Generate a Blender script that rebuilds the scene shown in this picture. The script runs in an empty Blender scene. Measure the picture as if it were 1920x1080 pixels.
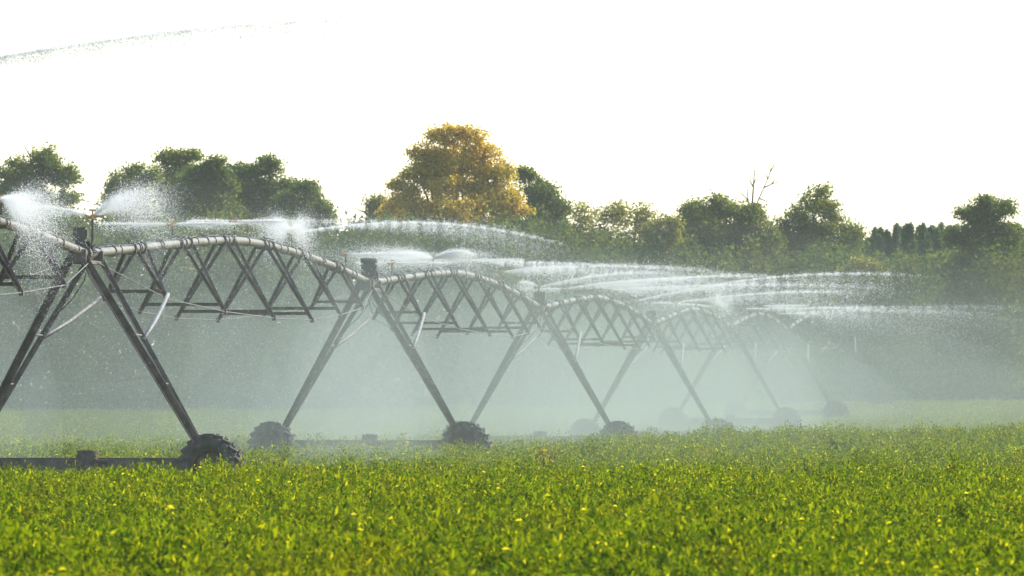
import bpy, math, random
import numpy as np
from mathutils import Vector, Matrix

SEED = 7
rng = np.random.default_rng(SEED)
random.seed(SEED)
scene = bpy.context.scene
C = scene.collection

# ------------------------------------------------------------------ camera model
F = 18667.0          # focal length in pixels of a 1920 px wide picture (350 mm)
HOR = 754.0          # row of the horizon
CAMH = 1.7

def at(x, y, Y):
    return Vector(((x - 960.0) * Y / F, Y, CAMH + (HOR - y) * Y / F))

cam_d = bpy.data.cameras.new("camera")
cam = bpy.data.objects.new("camera", cam_d)
C.objects.link(cam)
cam.location = (0, 0, CAMH)
cam.rotation_euler = (math.pi / 2 + math.atan((HOR - 540.0) / F), 0, 0)
cam_d.sensor_width = 36.0
cam_d.lens = F / 1920.0 * 36.0
cam_d.clip_start = 0.5
cam_d.clip_end = 20000
cam_d.dof.use_dof = True
cam_d.dof.focus_distance = 185
cam_d.dof.aperture_fstop = 13
scene.camera = cam

# ------------------------------------------------------------------ light
SUN_EL = math.radians(36)
SUN_AZ = math.radians(52)      # clockwise from +Y (the way the camera looks)
world = bpy.data.worlds.new("World")
scene.world = world
world.use_nodes = True
wn = world.node_tree
bg = wn.nodes["Background"]
sky = wn.nodes.new("ShaderNodeTexSky")
sky.sky_type = 'NISHITA'
sky.sun_disc = False
sky.sun_elevation = SUN_EL
sky.sun_rotation = SUN_AZ
sky.air_density = 1.0
sky.dust_density = 1.0
sky.ozone_density = 1.0
wn.links.new(sky.outputs[0], bg.inputs[0])
bg.inputs[1].default_value = 0.15
sd = bpy.data.lights.new("sun", 'SUN')
sd.energy = 2.6
sd.angle = math.radians(0.5)
sd.color = (1.0, 0.95, 0.85)
so = bpy.data.objects.new("sun", sd)
C.objects.link(so)
sun_dir = Vector((math.sin(SUN_AZ) * math.cos(SUN_EL), math.cos(SUN_AZ) * math.cos(SUN_EL), math.sin(SUN_EL)))
so.rotation_euler = (-sun_dir).to_track_quat('-Z', 'Y').to_euler()
so.location = sun_dir * 300

scene.view_settings.view_transform = 'Standard'
scene.view_settings.look = 'None'
scene.view_settings.gamma = 1
scene.view_settings.use_curve_mapping = False
scene.view_settings.exposure = 1.1
scene.render.engine = 'CYCLES'
cy = scene.cycles
cy.max_bounces = 9
cy.diffuse_bounces = 5
cy.glossy_bounces = 2
cy.transmission_bounces = 6
cy.volume_bounces = 2
cy.transparent_max_bounces = 8
cy.use_denoising = True
cy.use_adaptive_sampling = True
cy.adaptive_threshold = 0.01
cy.caustics_reflective = False
cy.caustics_refractive = False

# ------------------------------------------------------------------ materials
def new_mat(name):
    m = bpy.data.materials.new(name)
    m.use_nodes = True
    nt = m.node_tree
    nt.nodes.clear()
    out = nt.nodes.new("ShaderNodeOutputMaterial")
    return m, nt, out

def solid(name, c1, c2, rough=0.6, metal=0.0, scale=6.0, bump=0.0):
    """two tones mixed by noise"""
    m, nt, out = new_mat(name)
    N, L = nt.nodes.new, nt.links.new
    b = N("ShaderNodeBsdfPrincipled")
    tc = N("ShaderNodeTexCoord")
    nz = N("ShaderNodeTexNoise"); nz.inputs["Scale"].default_value = scale; nz.inputs["Detail"].default_value = 5
    L(tc.outputs["Object"], nz.inputs["Vector"])
    r = N("ShaderNodeValToRGB")
    r.color_ramp.elements[0].position = 0.35; r.color_ramp.elements[0].color = (*c1, 1)
    r.color_ramp.elements[1].position = 0.65; r.color_ramp.elements[1].color = (*c2, 1)
    L(nz.outputs[0], r.inputs[0]); L(r.outputs[0], b.inputs["Base Color"])
    b.inputs["Roughness"].default_value = rough
    b.inputs["Metallic"].default_value = metal
    if bump:
        bp = N("ShaderNodeBump"); bp.inputs["Strength"].default_value = bump
        L(nz.outputs[0], bp.inputs["Height"]); L(bp.outputs[0], b.inputs["Normal"])
    L(b.outputs[0], out.inputs[0])
    return m

def leaf_mat(name, cols, trans=0.5, tcol=1.4, patch=None, patch_scale=0.25, inst=False, gloss=0.06):
    """leaves: colour by leaf (random per island) out of a ramp, part of the light passing through"""
    m, nt, out = new_mat(name)
    N, L = nt.nodes.new, nt.links.new
    g = N("ShaderNodeNewGeometry")
    ramp = N("ShaderNodeValToRGB")
    cr = ramp.color_ramp
    while len(cr.elements) < len(cols): cr.elements.new(0.5)
    for e, (p, c) in zip(cr.elements, cols):
        e.position = p; e.color = (*c, 1)
    L(g.outputs["Random Per Island"], ramp.inputs[0])
    colr = ramp.outputs[0]
    if patch:
        nz = N("ShaderNodeTexNoise"); nz.inputs["Scale"].default_value = patch_scale; nz.inputs["Detail"].default_value = 3
        if inst:
            oi = N("ShaderNodeObjectInfo"); L(oi.outputs["Location"], nz.inputs["Vector"])
        else:
            L(g.outputs["Position"], nz.inputs["Vector"])
        r2 = N("ShaderNodeValToRGB")
        r2.color_ramp.elements[0].position = patch[1]; r2.color_ramp.elements[0].color = (0, 0, 0, 1)
        r2.color_ramp.elements[1].position = patch[2]; r2.color_ramp.elements[1].color = (1, 1, 1, 1)
        L(nz.outputs[0], r2.inputs[0])
        mx = N("ShaderNodeMix"); mx.data_type = 'RGBA'; mx.blend_type = 'MIX'
        mul = N("ShaderNodeMath"); mul.operation = 'MULTIPLY'; mul.inputs[1].default_value = patch[3]
        L(r2.outputs[0], mul.inputs[0]); L(mul.outputs[0], mx.inputs[0])
        L(colr, mx.inputs[6]); mx.inputs[7].default_value = (*patch[0], 1)
        colr = mx.outputs[2]
    d = N("ShaderNodeBsdfPrincipled"); L(colr, d.inputs["Base Color"]); d.inputs["Roughness"].default_value = 0.65
    d.inputs["Specular IOR Level"].default_value = gloss * 5
    t = N("ShaderNodeBsdfTranslucent")
    mm = N("ShaderNodeMix"); mm.data_type = 'RGBA'; mm.blend_type = 'MULTIPLY'; mm.inputs[0].default_value = 1
    L(colr, mm.inputs[6]); mm.inputs[7].default_value = (tcol * 1.1, tcol, tcol * 0.35, 1)
    L(mm.outputs[2], t.inputs[0])
    ms = N("ShaderNodeMixShader"); ms.inputs[0].default_value = trans
    L(d.outputs[0], ms.inputs[1]); L(t.outputs[0], ms.inputs[2]); L(ms.outputs[0], out.inputs[0])
    return m

M = {}
M['pipe'] = solid("galvanised_pipe", (0.095, 0.08, 0.056), (0.20, 0.18, 0.14), 0.5, 0.1, 5)
M['steel'] = solid("weathered_steel", (0.058, 0.043, 0.034), (0.14, 0.108, 0.085), 0.6, 0.1, 5)
M['rod'] = solid("galvanised_rod", (0.08, 0.075, 0.065), (0.15, 0.14, 0.125), 0.6, 0.0, 4)
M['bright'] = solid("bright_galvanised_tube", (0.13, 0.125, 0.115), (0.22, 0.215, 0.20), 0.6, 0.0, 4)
M['black'] = solid("black_plastic", (0.012, 0.012, 0.012), (0.03, 0.03, 0.03), 0.5, 0, 5)
M['box'] = solid("dark_painted_box", (0.045, 0.03, 0.02), (0.075, 0.055, 0.04), 0.5, 0, 4)
M['brass'] = solid("brass_sprinkler", (0.42, 0.20, 0.05), (0.55, 0.30, 0.09), 0.4, 0.5, 20)
M['rubber'] = solid("dusty_rubber", (0.026, 0.022, 0.019), (0.095, 0.076, 0.058), 0.85, 0, 5, 0.2)
M['rim'] = solid("rusty_rim", (0.055, 0.022, 0.017), (0.09, 0.045, 0.034), 0.7, 0.1, 6)
M['muddy'] = solid("muddy_gearbox", (0.05, 0.035, 0.03), (0.12, 0.085, 0.07), 0.9, 0, 14, 0.5)
M['soil'] = solid("soil", (0.05, 0.045, 0.02), (0.09, 0.08, 0.03), 0.9, 0, 0.8)
M['bark'] = solid("bark", (0.05, 0.04, 0.03), (0.10, 0.085, 0.065), 0.9, 0, 3)
M['deadwood'] = solid("dead_wood", (0.06, 0.05, 0.04), (0.11, 0.095, 0.075), 0.9, 0, 3)

m, nt, out = new_mat("water_drops")
t = nt.nodes.new("ShaderNodeBsdfTranslucent"); t.inputs[0].default_value = (1, 0.985, 0.95, 1)
d = nt.nodes.new("ShaderNodeBsdfDiffuse"); d.inputs["Color"].default_value = (0.98, 0.97, 0.93, 1)
ms = nt.nodes.new("ShaderNodeMixShader"); ms.inputs[0].default_value = 0.5
nt.links.new(t.outputs[0], ms.inputs[1]); nt.links.new(d.outputs[0], ms.inputs[2]); nt.links.new(ms.outputs[0], out.inputs[0])
M['water'] = m

def vol_mat(name, dens, col, aniso):
    m, nt, out = new_mat(name)
    v = nt.nodes.new("ShaderNodeVolumePrincipled")
    v.inputs["Density"].default_value = dens
    v.inputs["Color"].default_value = (*col, 1)
    v.inputs["Anisotropy"].default_value = aniso
    nt.links.new(v.outputs[0], out.inputs["Volume"])
    return m

M['crop'] = leaf_mat("crop_leaf", [(0.0, (0.010, 0.040, 0.0008)), (0.40, (0.060, 0.114, 0.001)), (0.80, (0.138, 0.183, 0.002)), (0.97, (0.24, 0.26, 0.004)), (1.0, (0.6, 0.54, 0.03))],
                     0.6, 1.75, ((0.21, 0.19, 0.005), 0.50, 0.74, 0.5), 0.45, True, 0.012)
M['weed'] = leaf_mat("weed_leaf", [(0.0, (0.10, 0.09, 0.02)), (0.5, (0.20, 0.17, 0.03)), (1.0, (0.34, 0.30, 0.04))], 0.5)
M['leaf_green'] = leaf_mat("leaf_green", [(0.0, (0.07, 0.115, 0.03)), (0.6, (0.12, 0.165, 0.045)), (1.0, (0.21, 0.23, 0.07))], 0.58, 1.6, ((0.18, 0.185, 0.055), 0.5, 0.7, 0.5), 0.6, gloss=.03)
M['leaf_dark'] = leaf_mat("leaf_dark", [(0.0, (0.05, 0.092, 0.03)), (0.6, (0.09, 0.138, 0.045)), (1.0, (0.15, 0.19, 0.065))], 0.56, 1.6, ((0.14, 0.16, 0.05), 0.5, 0.7, 0.5), 0.5, gloss=.03)
M['leaf_gold'] = leaf_mat("leaf_gold", [(0.0, (0.32, 0.25, 0.04)), (0.5, (0.52, 0.39, 0.055)), (0.85, (0.66, 0.48, 0.08)), (1.0, (0.72, 0.56, 0.13))], 0.56, 1.35, ((0.33, 0.30, 0.05), 0.48, 0.64, 0.6), 0.5, gloss=.03)
M['leaf_light'] = leaf_mat("leaf_light", [(0.0, (0.12, 0.145, 0.04)), (0.6, (0.20, 0.21, 0.055)), (1.0, (0.32, 0.29, 0.08))], 0.58, 1.5, gloss=.03)
M['needle'] = leaf_mat("needle", [(0.0, (0.05, 0.10, 0.055)), (1.0, (0.12, 0.19, 0.095))], 0.4, 1.5, gloss=.03)
M['under'] = leaf_mat("undergrowth_leaf", [(0.0, (0.032, 0.066, 0.02)), (0.6, (0.062, 0.102, 0.03)), (1.0, (0.12, 0.15, 0.042))], 0.54, 1.45, ((0.13, 0.135, 0.035), 0.54, 0.70, 0.6), 0.22, gloss=.03)

# ------------------------------------------------------------------ mesh builders
class MB:
    def __init__(self):
        self.v, self.f, self.n = [], [], 0
    def add(self, verts, faces):
        self.v.extend([tuple(p) for p in verts])
        self.f.extend([tuple(i + self.n for i in f) for f in faces])
        self.n += len(verts)
    def box(self, c, s, rot=None):
        c = Vector(c); hx, hy, hz = s[0] / 2, s[1] / 2, s[2] / 2
        vs = [Vector((sx * hx, sy * hy, sz * hz)) for sx in (-1, 1) for sy in (-1, 1) for sz in (-1, 1)]
        if rot is not None: vs = [rot @ p for p in vs]
        self.add([p + c for p in vs], [(0, 1, 3, 2), (4, 6, 7, 5), (0, 4, 5, 1), (2, 3, 7, 6), (0, 2, 6, 4), (1, 5, 7, 3)])
    def tube(self, pts, r, seg=8, caps=True):
        """a swept tube through pts; r is a number or one radius per point"""
        pts = [Vector(p) for p in pts]
        if not hasattr(r, '__len__'): r = [r] * len(pts)
        rings = []
        up = Vector((0.31, 0.17, 0.93))
        for i, p in enumerate(pts):
            a = pts[max(i - 1, 0)]; b = pts[min(i + 1, len(pts) - 1)]
            d = (b - a).normalized()
            u = d.cross(up)
            if u.length < 1e-3: u = d.cross(Vector((1, 0, 0)))
            u.normalize(); w = d.cross(u)
            rings.append([p + (u * math.cos(2 * math.pi * k / seg) + w * math.sin(2 * math.pi * k / seg)) * r[i] for k in range(seg)])
        vs = [p for rg in rings for p in rg]
        fs = []
        for i in range(len(pts) - 1):
            for k in range(seg):
                a, b = i * seg + k, i * seg + (k + 1) % seg
                fs.append((a, b, b + seg, a + seg))
        if caps:
            fs.append(tuple(range(seg))[::-1]); fs.append(tuple((len(pts) - 1) * seg + k for k in range(seg)))
        self.add(vs, fs)
    def angle(self, a, b, w, toward=Vector((0, 0, 1))):
        """an L-section steel bar from a to b with legs of width w"""
        a, b = Vector(a), Vector(b); d = (b - a).normalized()
        u = d.cross(toward); 
        if u.length < 1e-3: u = d.cross(Vector((1, 0, 0)))
        u.normalize(); v = d.cross(u); t = w * 0.14
        prof = [(-w / 2, -w / 2), (w / 2, -w / 2), (w / 2, -w / 2 + t), (-w / 2 + t, -w / 2 + t), (-w / 2 + t, w / 2), (-w / 2, w / 2)]
        vs = [a + u * x + v * y for x, y in prof] + [b + u * x + v * y for x, y in prof]
        n = len(prof)
        fs = [(k, (k + 1) % n, (k + 1) % n + n, k + n) for k in range(n)] + [tuple(range(n))[::-1], tuple(range(n, 2 * n))]
        self.add(vs, fs)
    def build(self, name, mat, parent=None, smooth=False):
        me = bpy.data.meshes.new(name)
        me.from_pydata(self.v, [], self.f)
        me.materials.append(mat)
        if smooth: me.polygons.foreach_set("use_smooth", [True] * len(me.polygons))
        me.update()
        o = bpy.data.objects.new(name, me); C.objects.link(o)
        if parent: o.parent = parent
        return o

def mesh_np(name, V, Fc, mat):
    """a mesh from numpy arrays; Fc is (n, k)"""
    me = bpy.data.meshes.new(name)
    n, k = Fc.shape
    me.vertices.add(len(V)); me.vertices.foreach_set("co", np.ascontiguousarray(V, dtype=np.float32).ravel())
    me.loops.add(n * k); me.loops.foreach_set("vertex_index", np.ascontiguousarray(Fc, dtype=np.int32).ravel())
    me.polygons.add(n); me.polygons.foreach_set("loop_start", np.arange(0, n * k, k, dtype=np.int32))
    me.polygons.foreach_set("loop_total", np.full(n, k, dtype=np.int32))
    me.materials.append(mat)
    me.update(calc_edges=True)
    return me

def link(name, me, parent=None):
    o = bpy.data.objects.new(name, me); C.objects.link(o)
    if parent: o.parent = parent
    return o

def tag(o, label=None, cat=None, group=None, kind=None):
    if label: o['label'] = label
    if cat: o['category'] = cat
    if group: o['group'] = group
    if kind: o['kind'] = kind
    return o

def empty(name, loc, rz=0.0):
    o = bpy.data.objects.new(name, None); C.objects.link(o)
    o.empty_display_size = 0.3
    o.location = loc; o.rotation_euler = (0, 0, rz)
    return o

def copy_tree(o, parent=None):
    c = o.copy(); C.objects.link(c); c.parent = parent
    for ch in list(o.children): copy_tree(ch, c)
    return c

# ------------------------------------------------------------------ ground
HY = [(-200, 0), (160, 0), (215, .12), (264, .04), (316, .02), (370, .36), (420, .45), (480, .85), (600, 1.0), (5000, 1.0)]
def ground(X, Y):
    X = np.asarray(X, float); Y = np.asarray(Y, float)
    z = np.interp(Y, [p[0] for p in HY], [p[1] for p in HY])
    z = z + np.clip((Y - 385) / 90, 0, 1) * np.clip((X + 10) / 24, 0, 1) * 0.45
    z = z + (0.25 + .2 / (1 + np.exp(-(X - 9.0) / 1.0))) * np.exp(-((Y - 236) / 15.0) ** 2) / (1 + np.exp(-(X - 2.0) / 0.9))
    z = z + 0.05 * np.sin(X * 0.35 + Y * 0.021) * np.clip((Y - 60) / 60, 0, 1) * np.clip((150 - Y) / 40, 0, 1)
    return z
def gz(X, Y): return float(ground(X, Y))

xs = np.concatenate([np.linspace(-900, -60, 22), np.linspace(-56, 56, 113), np.linspace(60, 900, 22)])
ys = np.concatenate([np.linspace(-100, 50, 8), np.arange(54, 521, 3.0), np.linspace(530, 2500, 30)])
GX, GY = np.meshgrid(xs, ys)
V = np.stack([GX.ravel(), GY.ravel(), ground(GX, GY).ravel()], 1)
nx, ny = len(xs), len(ys)
ii = (np.arange(ny - 1)[:, None] * nx + np.arange(nx - 1)[None, :]).ravel()
me = mesh_np("ground", V, np.stack([ii, ii + 1, ii + nx + 1, ii + nx], 1), M['soil'])
me.polygons.foreach_set("use_smooth", [True] * len(me.polygons))
tag(link("ground", me), "bare brown soil of the field under the crop", "ground", kind='structure')

# ------------------------------------------------------------------ leaves helper
def leaf_quads(P, size, r, up_bias=0.3, aspect=0.55, outward=None):
    """one rhombic, slightly folded leaf (two triangles) per point"""
    n = len(P)
    nrm = r.normal(size=(n, 3)); nrm[:, 2] += up_bias * 2
    if outward is not None: nrm += outward * 1.2
    nrm /= np.linalg.norm(nrm, axis=1, keepdims=True)
    a = r.normal(size=(n, 3)); a -= nrm * (a * nrm).sum(1, keepdims=True); a /= np.linalg.norm(a, axis=1, keepdims=True)
    b = np.cross(nrm, a)
    s = (size * r.uniform(0.6, 1.35, n))[:, None]
    v0 = P - a * s * 0.5; v2 = P + a * s * 0.5
    v1 = P + b * s * aspect * 0.5 + nrm * s * 0.12; v3 = P - b * s * aspect * 0.5 + nrm * s * 0.12
    V = np.stack([v0, v1, v2, v3], 1).reshape(-1, 3)
    i = np.arange(n) * 4
    return V, np.stack([i, i + 1, i + 2, i + 3], 1)

# ------------------------------------------------------------------ crop: plants as instances of a few clumps
def crop_clump(k, big=False):
    r = np.random.default_rng(100 + k)
    P, SZ = [], []
    nst = 10
    for s in range(nst):
        az = r.uniform(0, 2 * math.pi); lean = r.uniform(0.05, 0.36); h = r.uniform(0.34, 0.62)
        nl = 9
        for j in range(nl):
            u = (j + r.uniform(0.2, 1)) / nl
            base = np.array([math.cos(az) * lean * u * 0.5, math.sin(az) * lean * u * 0.5, h * (u ** 0.8)])
            for q in range(6):
                P.append(base + r.normal(size=3) * np.array([.05, .05, .035])); SZ.append(0.047 * (1.3 if r.random() < .10 else 1))
    P = np.array(P)
    V, Fc = leaf_quads(P, np.array(SZ), r, 0.16, 0.42)
    return mesh_np("crop_clump", V, Fc, M['crop'])

clump_col = bpy.data.collections.new("crop_clumps")
for k in range(7):
    clump_col.objects.link(bpy.data.objects.new("crop_clump", crop_clump(k)))

def scatter(y0, y1, dens, margin):
    area = 0.5 * (F and 1920 / F) * (y1 * y1 - y0 * y0) + 2 * margin * (y1 - y0)
    n = int(area * dens)
    # pick Y with density proportional to the visible width
    Y = rng.uniform(y0, y1, n * 3); w = Y * 1920 / F + 2 * margin
    Y = Y[rng.uniform(0, w.max(), n * 3) < w][:n]
    X = rng.uniform(-0.5, 0.5, len(Y)) * (Y * 1920 / F + 2 * margin)
    return X, Y
px, py, ps = [], [], []
for (y0, y1, dn, mg, sc) in ((58, 110, 9, 1.5, 1.0), (110, 180, 9.5, 2, 1.0), (180, 290, 9, 3, 1.08), (290, 500, 6.5, 4, 1.5)):
    X, Y = scatter(y0, y1, dn, mg); px.append(X); py.append(Y); ps.append(np.full(len(X), sc))
px = np.concatenate(px); py = np.concatenate(py); ps = np.concatenate(ps)
def vnoise(x, y, s, ph):
    return (np.sin(x / s + ph) * np.sin(y / (s * 3.1) + 1.7 * ph) + np.sin(x / s * 2.3 + y / (s * 5) + ph * 3) * 0.6 + np.sin(x / s * .7 - y / (s * 2.2) + ph * 5) * 0.7) / 2.0
hs = ps * (1.0 + 0.30 * vnoise(px, py, 0.5, 1.0) + 0.17 * vnoise(px, py, 2.3, 2.0)) * rng.uniform(0.42, 1.26, len(px))
hs[py > 145] *= .86
far = py > 290
hs[far] = hs[far] * 0.56
P3 = np.stack([px, py, ground(px, py) - 0.03], 1)
pm = bpy.data.meshes.new("crop")
pm.vertices.add(len(P3)); pm.vertices.foreach_set("co", P3.astype(np.float32).ravel())
at_s = pm.attributes.new("scl", 'FLOAT_VECTOR', 'POINT'); at_s.data.foreach_set("vector", np.stack([ps, ps, hs], 1).astype(np.float32).ravel())
at_r = pm.attributes.new("rot", 'FLOAT_VECTOR', 'POINT'); at_r.data.foreach_set("vector", np.stack([rng.normal(0, .1, len(px)), rng.normal(0, .1, len(px)), rng.uniform(0, 6.28, len(px))], 1).astype(np.float32).ravel())
at_i = pm.attributes.new("pick", 'INT', 'POINT'); at_i.data.foreach_set("value", rng.integers(0, 7, len(px)).astype(np.int32))
crop = link("crop", pm)
tag(crop, "dense knee-high yellow-green leafy crop covering the whole field", "crop", kind='stuff')
ng = bpy.data.node_groups.new("crop_scatter", 'GeometryNodeTree')
ng.interface.new_socket("Geometry", in_out='INPUT', socket_type='NodeSocketGeometry')
ng.interface.new_socket("Geometry", in_out='OUTPUT', socket_type='NodeSocketGeometry')
gi = ng.nodes.new("NodeGroupInput"); go = ng.nodes.new("NodeGroupOutput")
m2p = ng.nodes.new("GeometryNodeMeshToPoints")
iop = ng.nodes.new("GeometryNodeInstanceOnPoints")
ci = ng.nodes.new("GeometryNodeCollectionInfo"); ci.inputs["Collection"].default_value = clump_col
ci.inputs["Separate Children"].default_value = True; ci.inputs["Reset Children"].default_value = True
def named(nm, ty):
    n = ng.nodes.new("GeometryNodeInputNamedAttribute"); n.data_type = ty; n.inputs["Name"].default_value = nm
    return n.outputs[0]
e2r = ng.nodes.new("FunctionNodeEulerToRotation")
Lk = ng.links.new
Lk(gi.outputs[0], m2p.inputs[0]); Lk(m2p.outputs[0], iop.inputs["Points"]); Lk(ci.outputs[0], iop.inputs["Instance"])
iop.inputs["Pick Instance"].default_value = True
Lk(named("pick", 'INT'), iop.inputs["Instance Index"]); Lk(named("scl", 'FLOAT_VECTOR'), iop.inputs["Scale"])
Lk(named("rot", 'FLOAT_VECTOR'), e2r.inputs[0]); Lk(e2r.outputs[0], iop.inputs["Rotation"])
Lk(iop.outputs[0], go.inputs[0])
md = crop.modifiers.new("scatter", 'NODES'); md.node_group = ng

# a few weeds that stand out of the crop
def weed(x, y, Y, h, mat, label):
    b = at(x, y, Y); g = gz(b.x, Y)
    r = np.random.default_rng(int(x))
    e = empty("weed", (b.x, Y, g)); tag(e, label, "weed", "weeds standing out of the crop")
    st = MB(); P = []
    for k in range(6):
        az = r.uniform(0, 6.28); l = r.uniform(.05, .22)
        tip = Vector((math.cos(az) * l, math.sin(az) * l, h * r.uniform(.75, 1)))
        st.tube([(0, 0, 0), tip * .5 + Vector((0, 0, .05)), tip], [.012, .008, .004], 5)
        for j in range(26):
            u = r.uniform(.3, 1); P.append(np.array(tip) * u + r.normal(size=3) * .05)
    st.build("stem", M['deadwood'], e)
    V, Fc = leaf_quads(np.array(P), np.full(len(P), .11), r, .2)
    link("foliage", mesh_np("foliage", V, Fc, mat), e)
weed(1025, 865, 172, 0.86, M['weed'], "yellowish brown tall weed in mid field, below the small motor of the third tower")
weed(1582, 826, 205, .92, M['leaf_dark'], "dark green bushy weed standing far right in the field, below the falling arcs")
weed(752, 800, 213, 0.95, M['leaf_light'], "thin pale stalks beside the small motor of the second tower")

# ------------------------------------------------------------------ the irrigation machine
# plan positions of the towers (tower 0 stands outside the frame and is left out)
SC = [None, 112.4, 86.8, 70.7, 59.1, 50.7, 44.5, 39.7]
PXC = [None, 161, 692, 1012, 1222, 1368, 1474, 1568]
TW = {}
for k in range(1, 8):
    Yk = F / SC[k]; TW[k] = Vector(((PXC[k] - 960) / SC[k], Yk, 0))
TW[0] = TW[1] - (TW[2] - TW[1])
PH = 4.16
for k in TW: TW[k].z = gz(TW[k].x, TW[k].y) + PH
ARCH = 0.55
def arch_at(u): return ARCH * float(np.interp(u, [0, .07, .143, .286, .43, .5, .57, .71, .857, .93, 1], [0, .16, .34, .68, .96, 1.0, .97, .80, .46, .24, 0]))
def pipe_at(T):
    k = min(int(math.floor(T)), 6); u = T - k
    p = TW[k].lerp(TW[k + 1], u)
    p.z += arch_at(u)
    return p
def px_of(p): return (960 + p.x / p.y * F, HOR - (p.z - CAMH) / p.y * F)
def T_of_x(x):
    lo, hi = 0.3, 6.99
    for _ in range(50):
        m_ = (lo + hi) / 2
        if px_of(pipe_at(m_))[0] < x: lo = m_
        else: hi = m_
    return lo
YAW = -math.atan2(TW[2].x - TW[1].x, TW[2].y - TW[1].y)

def tyre_mesh(R=0.575, W=0.30):
    mb = MB(); seg = 48
    prof = [(0.33, -.10), (0.40, -.145), (0.50, -.15), (0.535, -.12), (0.545, 0.0), (0.535, .12), (0.50, .15), (0.40, .145), (0.33, .10)]
    n = len(prof)
    vs = [(r * math.cos(a), w, r * math.sin(a)) for a in [2 * math.pi * i / seg for i in range(seg)] for r, w in prof]
    fs = []
    for i in range(seg):
        for j in range(n):
            a, b = i * n + j, i * n + (j + 1) % n
            c, d_ = ((i + 1) % seg) * n + (j + 1) % n, ((i + 1) % seg) * n + j
            fs.append((a, b, c, d_))
    mb.add(vs, fs)
    for i in range(20):                       # chevron lugs
        for s in (-1, 1):
            a = 2 * math.pi * (i + (0.5 if s > 0 else 0)) / 20
            rot = Matrix.Rotation(-a, 3, 'Y') @ Matrix.Rotation(s * 0.6, 3, 'X')
            c = Matrix.Rotation(-a, 3, 'Y') @ Vector((0.55, s * 0.075, 0))
            mb.box(c, (0.075, 0.175, 0.05), rot)
    return mb
def rim_mesh():
    mb = MB(); seg = 32
    prof = [(0.335, -.10), (0.30, -.09), (0.27, -.03), (0.10, -.02), (0.09, -.10), (0.0, -.10)]
    n = len(prof); vs = []; fs = []
    for i in range(seg):
        a = 2 * math.pi * i / seg
        vs += [(r * math.cos(a), w, r * math.sin(a)) for r, w in prof]
    for i in range(seg):
        for j in range(n - 1):
            a, b = i * n + j, i * n + j + 1; c, d_ = ((i + 1) % seg) * n + j + 1, ((i + 1) % seg) * n + j
            fs.append((a, d_, c, b))
    mb.add(vs, fs)
    mb.tube([(0, -.12, 0), (0, .14, 0)], 0.10, 12)
    mb.tube([(0, -.03, 0), (0, .03, 0)], 0.31, 24)
    for k in range(6):
        a = k * math.pi / 3; mb.tube([(.16 * math.cos(a), -.05, .16 * math.sin(a)), (.16 * math.cos(a), .0, .16 * math.sin(a))], .018, 6)
    return mb

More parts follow.
